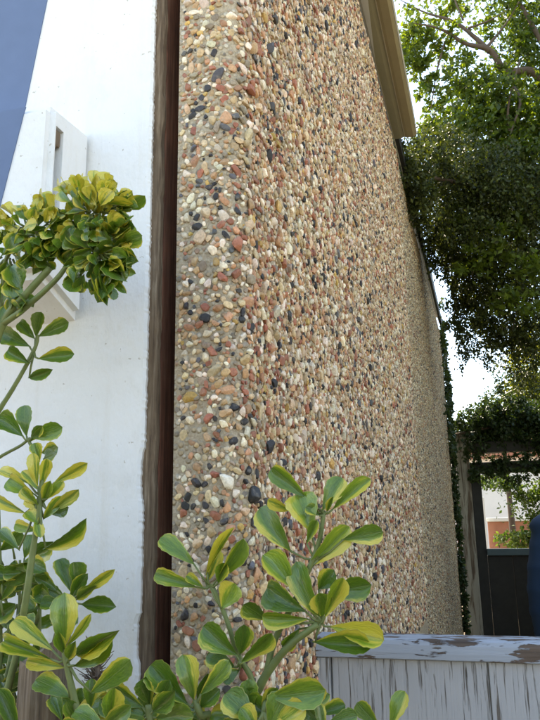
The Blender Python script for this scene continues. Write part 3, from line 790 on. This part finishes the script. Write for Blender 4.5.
px_leaves(t2, (34, 352), YL+.04, [
    (31, 347, 1, 333, 22, .03, dict(dark=.05)), (37, 337, 70, 322, 18, .05, dict(dark=.1)), (36, 338, 41, 312, 16, .03, dict(dark=.05)), (30, 364, 8, 350, 18, .03, dict(dark=.1)),
    (37, 359, 74, 354, 18, .05, dict(dark=.25)), (28, 378, 50, 371, 13, .05, dict(dark=.1)), (36, 340, 22, 322, 15, .05, dict(dark=.05))])
t2.stem([at(-12, 468, YL+.03), at(0, 457, YL+.03), at(20, 446, YL+.03), at(30, 438, YL+.03)], .003, .002)
px_leaves(t2, (28, 440), YL+.03, [
    (24, 437, -3, 420, 24, .03, dict(dark=.1)), (27, 438, 22, 405, 19, .03, dict(dark=.2)), (30, 438, 58, 429, 20, .05, dict(dark=.3)), (41, 453, 60, 447, 17, .03, dict(dark=.05)), (40, 462, 34, 443, 14, .5), (30, 442, 44, 424, 12, .05)])
t2.build()
t3 = Sprig(sl_)
YR = .90
t3.stem([gl+Vector((.0, -.01, .75)), at(10, 680, YR+.02), at(24, 610, YR), at(33, 550, YR), at(40, 505, YR), at(42, 480, YR)], .006, .0035)
px_leaves(t3, (40, 495), YR, [
    (52, 484, 90, 461, 14, .9, dict(dark=.7)), (48, 514, 80, 487, 14, .75, dict(dark=.6)), (38, 488, 31, 454, 14, 1.0), (31, 485, -2, 466, 13, .9), (36, 495, 7, 478, 19, .5, dict(dark=.9)),
    (27, 514, -2, 498, 14, .85), (43, 549, 85, 524, 19, .12, dict(dark=.3, roll=.5, side=.9)), (38, 531, 16, 524, 14, .6, dict(dark=.9)), (50, 514, 71, 507, 17, .03, dict(dark=.05, y=.02)), (20, 551, -2, 528, 14, .2),
    (40, 490, 46, 458, 13, .8), (42, 505, 52, 478, 12, .4, dict(dark=.9)), (38, 505, 22, 488, 14, .7), (40, 512, 30, 496, 15, .6, dict(dark=1.0)), (40, 525, 26, 512, 16, .5, dict(dark=.9)),
    (46, 500, 62, 482, 12, .6), (43, 459, 61, 452, 16, .03, dict(dark=.05, y=.03)), (40, 492, 24, 470, 12, .8), (43, 520, 58, 500, 12, .3), (36, 516, 40, 534, 12, .6)])
t3.build()
t4 = Sprig(sl_)
YB = .98
t4.stem([gl+Vector((.0, .03, .75)), at(40, 690, YB), at(58, 630, YB), at(68, 594, YB)], .006, .003)
px_leaves(t4, (70, 598), YB, [
    (58, 592, 39, 572, 15, .03, dict(dark=.05)), (72, 594, 58, 558, 17, .03, dict(dark=.1)), (76, 592, 73, 562, 19, .03, dict(dark=.1)), (80, 594, 112, 572, 11, .75), (80, 604, 117, 607, 17, .03, dict(dark=.05)),
    (76, 600, 98, 585, 12, .5), (66, 600, 48, 590, 15, .03, dict(dark=.05)), (64, 606, 40, 604, 16, .03, dict(dark=.05)), (70, 600, 86, 575, 14, .05, dict(dark=.1)), (60, 610, 30, 588, 16, .03, dict(dark=.05))])
for k in range(95):                                                # dark green inner leaves at the far left
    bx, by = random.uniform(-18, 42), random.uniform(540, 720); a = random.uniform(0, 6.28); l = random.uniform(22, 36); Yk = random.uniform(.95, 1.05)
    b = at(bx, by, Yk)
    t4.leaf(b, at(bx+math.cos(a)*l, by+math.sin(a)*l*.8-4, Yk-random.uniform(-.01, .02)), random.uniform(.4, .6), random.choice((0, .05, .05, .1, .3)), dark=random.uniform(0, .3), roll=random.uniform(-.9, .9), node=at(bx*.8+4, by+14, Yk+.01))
for a_, b_ in (((8, 720), (20, 560)), ((30, 720), (40, 560)), ((-6, 720), (-2, 470)), ((14, 640), (-4, 580)), ((20, 700), (44, 640))):
    t4.stem([gl+Vector((random.uniform(-.04, .04), random.uniform(0, .05), .7)), at(a_[0], a_[1], 1.0), at((a_[0]+b_[0])/2+4, (a_[1]+b_[1])/2, 1.0), at(b_[0], b_[1], 1.0)], .004, .002)
t4.build()
t5 = Sprig(sl_)
YF = .84
t5.stem([gl+Vector((.04, -.03, .75)), at(96, 770, YF), at(78, 712, YF), at(70, 680, YF), at(64, 650, YF)], .006, .0035)
px_leaves(t5, (66, 660), YF, [
    (64, 650, 64, 598, 28, .55, dict(side=.98, dark=.3, roll=0)), (55, 652, 14, 622, 20, .95, dict(dark=.5)), (53, 660, 5, 641, 18, .55, dict(dark=.5)), (65, 648, 90, 616, 9, 1.0), (74, 655, 121, 629, 20, .35, dict(dark=.2)),
    (72, 667, 111, 640, 19, .45, dict(dark=.3)), (67, 668, 25, 661, 15, .9, dict(dark=.6)), (72, 699, 35, 675, 24, .2, dict(dark=.3)), (89, 694, 129, 665, 24, .1, dict(dark=.5)), (66, 655, 58, 632, 12, .3), (68, 660, 76, 640, 12, .5)])
px_leaves(t5, (90, 730), YF-.02, [(104, 727, 74, 706, 19, .1, dict(dark=.5)), (108, 724, 114, 688, 22, .5, dict(side=.95, dark=.5)), (100, 730, 128, 708, 18, .15), (90, 732, 62, 724, 18, .2), (84, 734, 66, 700, 16, .05, dict(dark=.1, y=.03)), (20, 740, -4, 690, 20, .03, dict(dark=.05, y=.05))])
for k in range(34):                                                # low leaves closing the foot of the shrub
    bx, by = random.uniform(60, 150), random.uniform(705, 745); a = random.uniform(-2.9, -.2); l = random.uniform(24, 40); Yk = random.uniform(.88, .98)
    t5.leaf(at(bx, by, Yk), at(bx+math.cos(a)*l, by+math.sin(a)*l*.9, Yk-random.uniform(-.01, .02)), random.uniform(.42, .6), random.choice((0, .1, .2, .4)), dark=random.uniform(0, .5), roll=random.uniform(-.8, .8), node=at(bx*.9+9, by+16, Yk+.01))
t5.stem([gl+Vector((.06, .0, .7)), at(105, 790, .93), at(105, 745, .93)], .005, .003)
t5.build()

# ---- weathered post and the dry tuft behind the rosette
pc_ = Vector((at(40, 700, .93).x, .93, 0)); ztop = at(45, 652, .93).z
V = []; F = []; nn = 22; zs = list(np.linspace(0, ztop, 40))
for i, z in enumerate(zs):
    for k in range(nn):
        a = 2*math.pi*k/nn; r = .036*(1-.10*z)+.007*mnoise.noise(Vector((math.cos(a)*3, math.sin(a)*3, z*.8)))+.004*mnoise.noise(Vector((k*1.7, 0, z*2)))
        zz = z+(.03*mnoise.noise(Vector((k*.9, 4, 1)))+.02*math.cos(a) if i == len(zs)-1 else 0)
        V.append((pc_.x+r*math.cos(a)+.01*(z-.9), pc_.y+r*math.sin(a), zz))
for i in range(len(zs)-1):
    for k in range(nn): F.append((i*nn+k, i*nn+(k+1) % nn, (i+1)*nn+(k+1) % nn, (i+1)*nn+k))
F.append(tuple((len(zs)-1)*nn+k for k in range(nn)))
o = link('old_post', pyd('old_post', V, F), M['stump']); tag(o, 'weathered split wooden post among the shrub leaves at lower left', 'post')
V = []; F = []; c0 = at(98, 700, 1.0)
stem_base = Vector((c0.x, 1.0, 0))
tube_into(V, F, [stem_base, c0+Vector((0, 0, -.3)), c0, at(96, 640, 1.0)], [.008, .007, .006, .003], 8, .2)
for k in range(190):
    h = random.random(); b = c0.lerp(at(96, 640, 1.0), h*.9); a = random.uniform(0, 6.28)
    l = random.uniform(.010, .032)*(1.1-.4*h); d = Vector((math.cos(a), math.sin(a)*.7, random.uniform(.1, .9)))
    d2 = d+Vector((random.uniform(-.4, .4), random.uniform(-.4, .4), random.uniform(-.3, .5)))
    tube_into(V, F, [b, b+d*l*.5, b+d*l*.5+d2*l*.5], [.0011, .0008, .0005], 4)
o = link('dry_twig_tuft', pyd('dry_twig_tuft', V, F), M['dry']); tag(o, 'dry reddish brown tuft of twigs against the foot of the white wall', 'dry plant')

# ------------------------------------------------------------------ trees
def leaf_cloud(name, clumps, size, cols, mat_, parent, droop=0.0, dens=1.0, soft=1.0):
    """clumps: centre, radii(3), count, colour weights offset"""
    C = []; K = []
    for c, r, n, lo, hi in clumps:
        n = int(n*dens)
        p = rng.normal(size=(n, 3)); p /= np.linalg.norm(p, axis=1)[:, None]; p *= (rng.random((n, 1))**(.45 if soft == 1 else .7))*soft
        # twiggy sub clumps
        sub = rng.normal(size=(max(3, n//45), 3)); sub /= np.linalg.norm(sub, axis=1)[:, None]; sub *= rng.random((len(sub), 1))**.4
        pick = sub[rng.integers(0, len(sub), n)]; p = np.where(rng.random((n, 1)) < .75, pick*soft+p*.26, p)
        C.append(np.array(c)[None]+p*np.array(r)[None]); K.append(rng.uniform(lo, hi, n))
    C = np.concatenate(C); K = np.concatenate(K); n = len(C)
    d = rng.normal(size=(n, 3)); d[:, 2] -= droop; d /= np.linalg.norm(d, axis=1)[:, None]
    u = np.cross(d, rng.normal(size=(n, 3))); u /= np.linalg.norm(u, axis=1)[:, None]; w = np.cross(d, u)
    s = size*rng.uniform(.6, 1.25, (n, 1)); W = s*.27
    P = np.stack([C, C+d*s*.5+u*W+w*s*.07, C+d*s, C+d*s*.5-u*W+w*s*.07], 1).reshape(-1, 3)
    me = bpy.data.meshes.new(name); me.vertices.add(4*n); me.vertices.foreach_set('co', P.astype(np.float32).ravel())
    base = (np.arange(n)*4)[:, None]; Fc = np.concatenate([base+[0, 1, 2], base+[0, 2, 3]], 1).reshape(-1)
    me.loops.add(6*n); me.loops.foreach_set('vertex_index', Fc.astype(np.int32))
    me.polygons.add(2*n); me.polygons.foreach_set('loop_start', np.arange(0, 6*n, 3, dtype=np.int32)); me.update(calc_edges=True)
    ca = me.color_attributes.new('Col', 'FLOAT_COLOR', 'POINT')
    c0, c1 = np.array(cols[0]), np.array(cols[1]); cc = np.ones((n, 4, 4), np.float32)
    cc[..., :3] = (c0+(c1-c0)*K[:, None])[:, None]*rng.uniform(.75, 1.25, (n, 1, 1)); ca.data.foreach_set('color', cc.ravel())
    o = link(name, me, mat_, parent); tag(o, kind='stuff'); return o
def limb(parent, pts, r0, r1, name='limb'):
    V = []; F = []; c = curve_pts(pts, 7); n = len(c)
    c = [p+Vector((mnoise.noise(p*3), mnoise.noise(p*3+Vector((5, 1, 2))), mnoise.noise(p*3+Vector((1, 9, 4)))))*min(.02, r0*.5) for p in c]
    tube_into(V, F, c, [r0+(r1-r0)*i/(n-1) for i in range(n)], 9, .15)
    return link(name, pyd(name, V, F, True), M['bark'], parent)
def cl(x, y, Y, rpx, rz=None, n=300, lo=0, hi=1, ry=None):
    c = at(x, y, Y); k = Y/FPX*1.05
    return (tuple(c), (rpx*k, (ry or rpx*k*1.3), (rz or rpx)*k), n, lo, hi)

tA = empty('broadleaf_tree', (1.45, 6.6, 0), 'light green broadleaf tree with crooked bare limbs at upper right', 'tree', 'trees behind the fence')
bA = Vector((1.45, 6.6, 0))
limb(tA, [bA, bA+Vector((-.02, .05, 1.6)), bA+Vector((-.12, -.05, 3.2)), at(575, 95, 6.4), at(600, -60, 6.3)], .14, .06, 'trunk')
limb(tA, [at(572, 100, 6.4), at(535, 72, 6.3), at(505, 72, 6.2), at(488, 50, 6.1), at(465, 42, 6.0), at(440, 28, 5.9), at(415, 22, 5.8)], .05, .004)
limb(tA, [at(489, 52, 6.1), at(475, 36, 6.1), at(455, 22, 6.1), at(425, 12, 6.1), at(400, 0, 6.0)], .026, .003)
limb(tA, [at(486, 48, 6.1), at(505, 25, 6.2), at(520, 0, 6.2)], .016, .003)
limb(tA, [at(468, 28, 6.0), at(490, 20, 6.0), at(510, 8, 6.0)], .012, .002)
limb(tA, [at(505, 72, 6.2), at(520, 100, 6.0), at(512, 130, 5.9), at(503, 160, 5.8)], .018, .003)
limb(tA, [at(445, 42, 6.0), at(437, 70, 6.0), at(432, 100, 6.0), at(428, 128, 6.0)], .010, .002)
limb(tA, [at(463, 20, 6.0), at(452, -8, 6.0), at(448, -30, 6.0)], .010, .002)
limb(tA, [at(550, 60, 6.3), at(530, 20, 6.3), at(505, -20, 6.3)], .03, .012)
A = [cl(412, 30, 6.0, 22, n=420, lo=.3), cl(412, 58, 6.0, 18, 16, n=300, lo=.3), cl(445, 10, 6.3, 25, 14, n=160, lo=.3), cl(440, 55, 6.2, 28, 14, n=240, lo=.2), cl(425, 85, 6.1, 14, 18, n=120),
     cl(480, 85, 6.2, 34, 22, n=520), cl(520, 20, 6.5, 30, 34, n=520, hi=.6), cl(530, 60, 6.5, 24, 34, n=420, hi=.7), cl(455, 110, 6.2, 30, 22, n=520), cl(500, 115, 6.1, 36, 26, n=800),
     cl(535, 130, 6.2, 26, 34, n=560), cl(470, 140, 6.1, 36, 22, n=760), cl(515, 160, 6.1, 34, 30, n=620), cl(490, 8, 6.4, 22, 12, n=50), cl(495, 40, 6.5, 24, 14, n=70), cl(435, 125, 6.0, 18, 16, n=200),
     cl(560, 90, 6.6, 50, 90, n=1400), cl(600, 20, 6.6, 90, 90, n=1800), cl(480, -50, 6.4, 90, 40, n=1800), cl(640, 150, 6.6, 80, 80, n=1200)]
A += [((x, y, z), (.8, .8, .6), 420, 0, .7) for x in (1.6, 2.6, 3.6) for y in (3.6, 4.8, 6.0, 7.2, 8.4) for z in (3.0, 4.2, 5.2)]  # crown clumps added out of frame to keep sky light off the far wall
A += [cl(x, y, 5.9, 22, 20, n=150, lo=.4) for x, y in ((450, 175), (480, 190), (520, 205), (460, 225), (500, 240), (530, 265), (478, 262), (515, 300), (438, 150))]
A += [((x, y, 5.6), (.8, .8, .5), 420, 0, .7) for x in (.7, 1.4) for y in (7.0, 8.2, 9.2)]
leaf_cloud('crown', A, .058, ((.035, .07, .010), (.12, .17, .020)), M['foliage'], tA, dens=2.2, soft=1.15)

tB = empty('drooping_tree', (1.15, 7.6, 0), 'dark fine-leaved tree hanging over the far end of the pebble wall', 'tree', 'trees behind the fence')
bB = Vector((1.15, 7.6, 0))
limb(tB, [bB, bB+Vector((.03, -.1, 1.5)), bB+Vector((-.1, -.3, 2.9)), at(540, 190, 6.4), at(500, 150, 6.0)], .10, .04, 'trunk')
limb(tB, [at(548, 200, 6.5), at(505, 186, 6.0), at(470, 182, 5.6), at(430, 178, 5.2), at(408, 172, 5.0)], .03, .006)
limb(tB, [at(500, 186, 6.0), at(503, 225, 6.1), at(515, 255, 6.2), at(532, 285, 6.3)], .010, .002)
limb(tB, [at(512, 188, 6.1), at(490, 230, 6.0), at(470, 280, 6.0)], .016, .002)
limb(tB, [at(540, 195, 6.4), at(530, 260, 6.4), at(512, 330, 6.4)], .016, .002)
limb(tB, [at(515, 160, 6.0), at(508, 110, 5.9), at(520, 60, 5.9)], .014, .006)
B = [cl(415, 165, 4.9, 18, 20, n=850, ry=.35), cl(440, 160, 5.3, 28, 24, n=1500), cl(475, 180, 5.7, 34, 30, n=2200), cl(515, 190, 6.0, 34, 30, n=1700), cl(420, 195, 5.2, 14, 26, n=750, ry=.3), cl(445, 210, 5.8, 26, 34, n=1700),
     cl(480, 225, 6.0, 36, 32, n=1900), cl(520, 235, 6.2, 32, 34, n=1500), cl(455, 255, 6.3, 24, 30, n=1250), cl(440, 240, 6.2, 12, 28, n=700, ry=.3), cl(490, 270, 6.4, 36, 26, n=1300), cl(525, 285, 6.5, 26, 34, n=900),
     cl(463, 290, 6.6, 14, 18, n=330), cl(490, 305, 6.6, 28, 18, n=420), cl(520, 325, 6.7, 28, 22, n=520), cl(500, 345, 6.8, 24, 12, n=170), cl(472, 315, 6.7, 14, 14, n=90), cl(467, 345, 6.8, 12, 10, n=40), cl(560, 250, 6.5, 40, 90, n=2200),
     cl(600, 150, 6.6, 60, 60, n=1500),
     cl(530, 350, 6.8, 20, 24, n=420), cl(505, 325, 6.7, 22, 16, n=420), cl(535, 310, 6.6, 20, 30, n=600), cl(485, 290, 6.5, 26, 18, n=600), cl(500, 250, 6.4, 40, 30, n=1200), cl(530, 210, 6.3, 30, 40, n=1200), cl(530, 160, 6.3, 26, 30, n=600),
     cl(472, 325, 6.8, 20, 24, n=420), cl(456, 300, 6.6, 8, 30, n=420), cl(480, 300, 6.6, 22, 22, n=560), cl(512, 345, 6.8, 24, 22, n=620), cl(460, 345, 6.9, 8, 26, n=150), cl(497, 335, 6.8, 18, 22, n=330), cl(530, 375, 7.0, 18, 16, n=320), cl(495, 365, 6.9, 14, 10, n=60)]
leaf_cloud('crown', B, .036, ((.022, .036, .012), (.085, .11, .02)), M['ivy'], tB, .7, dens=2.5, soft=1.3)

# ivy on the far corner of the wall and over the veranda top
iv = empty('ivy', (-.33, 9.2, 0), 'dark ivy climbing the far corner of the pebble wall and veranda top', 'climber')
Vv = []; Ff = []
tube_into(Vv, Ff, curve_pts([(-.36, 9.25, 0), (-.355, 9.2, 1.2), (-.36, 9.28, 2.4), (-.35, 9.22, 3.6)], 6), .015, 6)
tube_into(Vv, Ff, curve_pts([(-.36, 9.26, 2.5), (.2, 9.42, 2.6), (1.2, 9.45, 2.7), (2.4, 9.45, 2.65)], 6), .015, 6)
link('vine_stem', pyd('vine_stem', Vv, Ff, True), M['bark'], iv)
IV = [((-.36, 9.2, z), (.03, .16, .35), 200, 0, .7) for z in np.arange(.2, 3.9, .38)]
IV += [((-.33, 8.6, z), (.03, .5, .30), 60, 0, .7) for z in np.arange(2.2, 3.9, .4)]
IV += [((x, 9.36, 2.05), (.16, .1, .20), 200, 0, .8) for x in np.arange(-.05, 2.6, .2)]
IV += [((x, 9.45, 2.60+.1*math.sin(x*5)), (.24, .22, .36), 1300, 0, .8) for x in np.arange(-.1, 2.6, .24)]
leaf_cloud('ivy_leaves', IV, .055, ((.022, .045, .014), (.05, .085, .02)), M['ivy'], iv, .4, dens=2.0)

# small conifer just behind the veranda and the sunlit tree further right
tC = empty('sunlit_tree', (1.25, 12.5, 0), 'yellow-green sunlit tree beyond the veranda at right', 'tree', 'trees behind the fence')
limb(tC, [(1.25, 12.5, 0), (1.22, 12.5, 1.5), (1.3, 12.6, 3.2)], .08, .03, 'trunk')
limb(tC, [(1.23, 12.5, 1.6), (.9, 12.4, 2.6), (.75, 12.4, 3.5)], .03, .01)
leaf_cloud('crown', [((1.2, 12.5, 3.9), (.75, .6, .7), 1500, .2, 1), ((.85, 12.4, 3.3), (.55, .5, .6), 1100, .2, 1), ((1.5, 12.6, 3.2), (.7, .6, .7), 1300, .2, 1), ((1.1, 12.5, 4.4), (.4, .4, .4), 350, .3, 1), ((1.9, 12.5, 3.9), (.7, .6, .8), 1300, .2, 1)],
           .075, ((.07, .10, .012), (.24, .24, .02)), M['foliage'], tC, dens=2.4)
tD = empty('garden_bush', (.75, 11.2, 0), 'loose leafy bush seen through the far window before the terracotta wall', 'bush')
limb(tD, [(.75, 11.2, 0), (.7, 11.2, .7), (.55, 11.2, 1.2)], .03, .008, 'stem'); limb(tD, [(.74, 11.2, .5), (.9, 11.25, 1.2), (1.0, 11.3, 1.9)], .02, .006, 'stem'); limb(tD, [(.9, 11.25, 1.2), (.5, 11.2, 1.7), (.2, 11.2, 2.0)], .014, .005, 'stem')
leaf_cloud('foliage', [((.55, 11.2, 1.15), (.4, .3, .16), 420, 0, 1), ((.95, 11.3, 1.7), (.25, .3, .45), 620, 0, 1), ((.35, 11.2, 1.5), (.25, .2, .2), 60, 0, 1), ((.15, 11.2, 2.02), (.3, .3, .22), 380, 0, .4), ((.9, 11.2, .8), (.5, .4, .3), 400, 0, 1), ((.8, 11.0, 1.55), (.32, .2, .5), 1700, 0, 1), ((.45, 11, 1.22), (.35, .2, .16), 700, 0, 1), ((.45, 11, 1.75), (.35, .2, .3), 260, 0, .6), ((.3, 11, 2.0), (.4, .2, .16), 420, 0, .5)],
           .065, ((.04, .08, .02), (.12, .17, .04)), M['foliage'], tD)
tE = empty('dark_conifer', (.35, 12.0, 0), 'dark low conifer behind the veranda under the bright sky gap', 'tree', 'trees behind the fence')
limb(tE, [(.35, 12, 0), (.35, 12, 1.8), (.33, 12, 3.4)], .07, .015, 'trunk')
leaf_cloud('crown', [((.3, 12, 3.0), (.5, .4, .55), 1500, 0, .6), ((-.1, 12, 2.75), (.45, .4, .4), 900, 0, .6), ((.75, 12, 3.1), (.4, .4, .7), 1500, 0, .7), ((.55, 12, 3.7), (.3, .25, .4), 700, 0, .6), ((1.2, 12, 2.9), (.5, .4, .6), 1500, 0, .7), ((1.9, 12, 2.9), (.5, .4, .6), 1500, 0, .7)], .06, ((.02, .04, .014), (.05, .08, .02)), M['ivy'], tE)

# unseen hedge added behind the viewpoint to darken the lower walls
hg = empty('shading_hedge', (.5, -1.5, 0), 'unseen dark green hedge added behind the viewpoint to darken the lower walls', 'hedge')
for x in np.arange(-3.2, 4.4, .5): limb(hg, [(x, -1.5, 0), (x+.05, -1.5, .5), (x-.05, -1.45, 1.2)], .03, .01, 'stem')
leaf_cloud('foliage', [((x, -1.5, z), (.34, .36, .34), 420, 0, 1) for x in np.arange(-3.4, 4.6, .34) for z in (.3, .75, 1.2, 1.5)], .075, ((.03, .055, .014), (.06, .10, .02)), M['ivy'], hg)

bh = empty('sky_blocking_hedge', (2.6, 5.5, 0), 'unseen tall dark hedge added at the right to block low sky light', 'hedge')  # unseen hedge, added so less low sky reaches the wall
for y in np.arange(2.4, 9.4, .6): limb(bh, [(2.7, y, 0), (2.75, y+.05, .9), (2.65, y-.05, 2.2)], .03, .01, 'stem')
leaf_cloud('foliage', [((2.7, y, z), (.4, .4, .4), 380, 0, 1) for y in np.arange(2.3, 9.6, .42) for z in (.3, .8, 1.3, 1.8, 2.3)], .085, ((.03, .055, .014), (.06, .10, .02)), M['ivy'], bh)
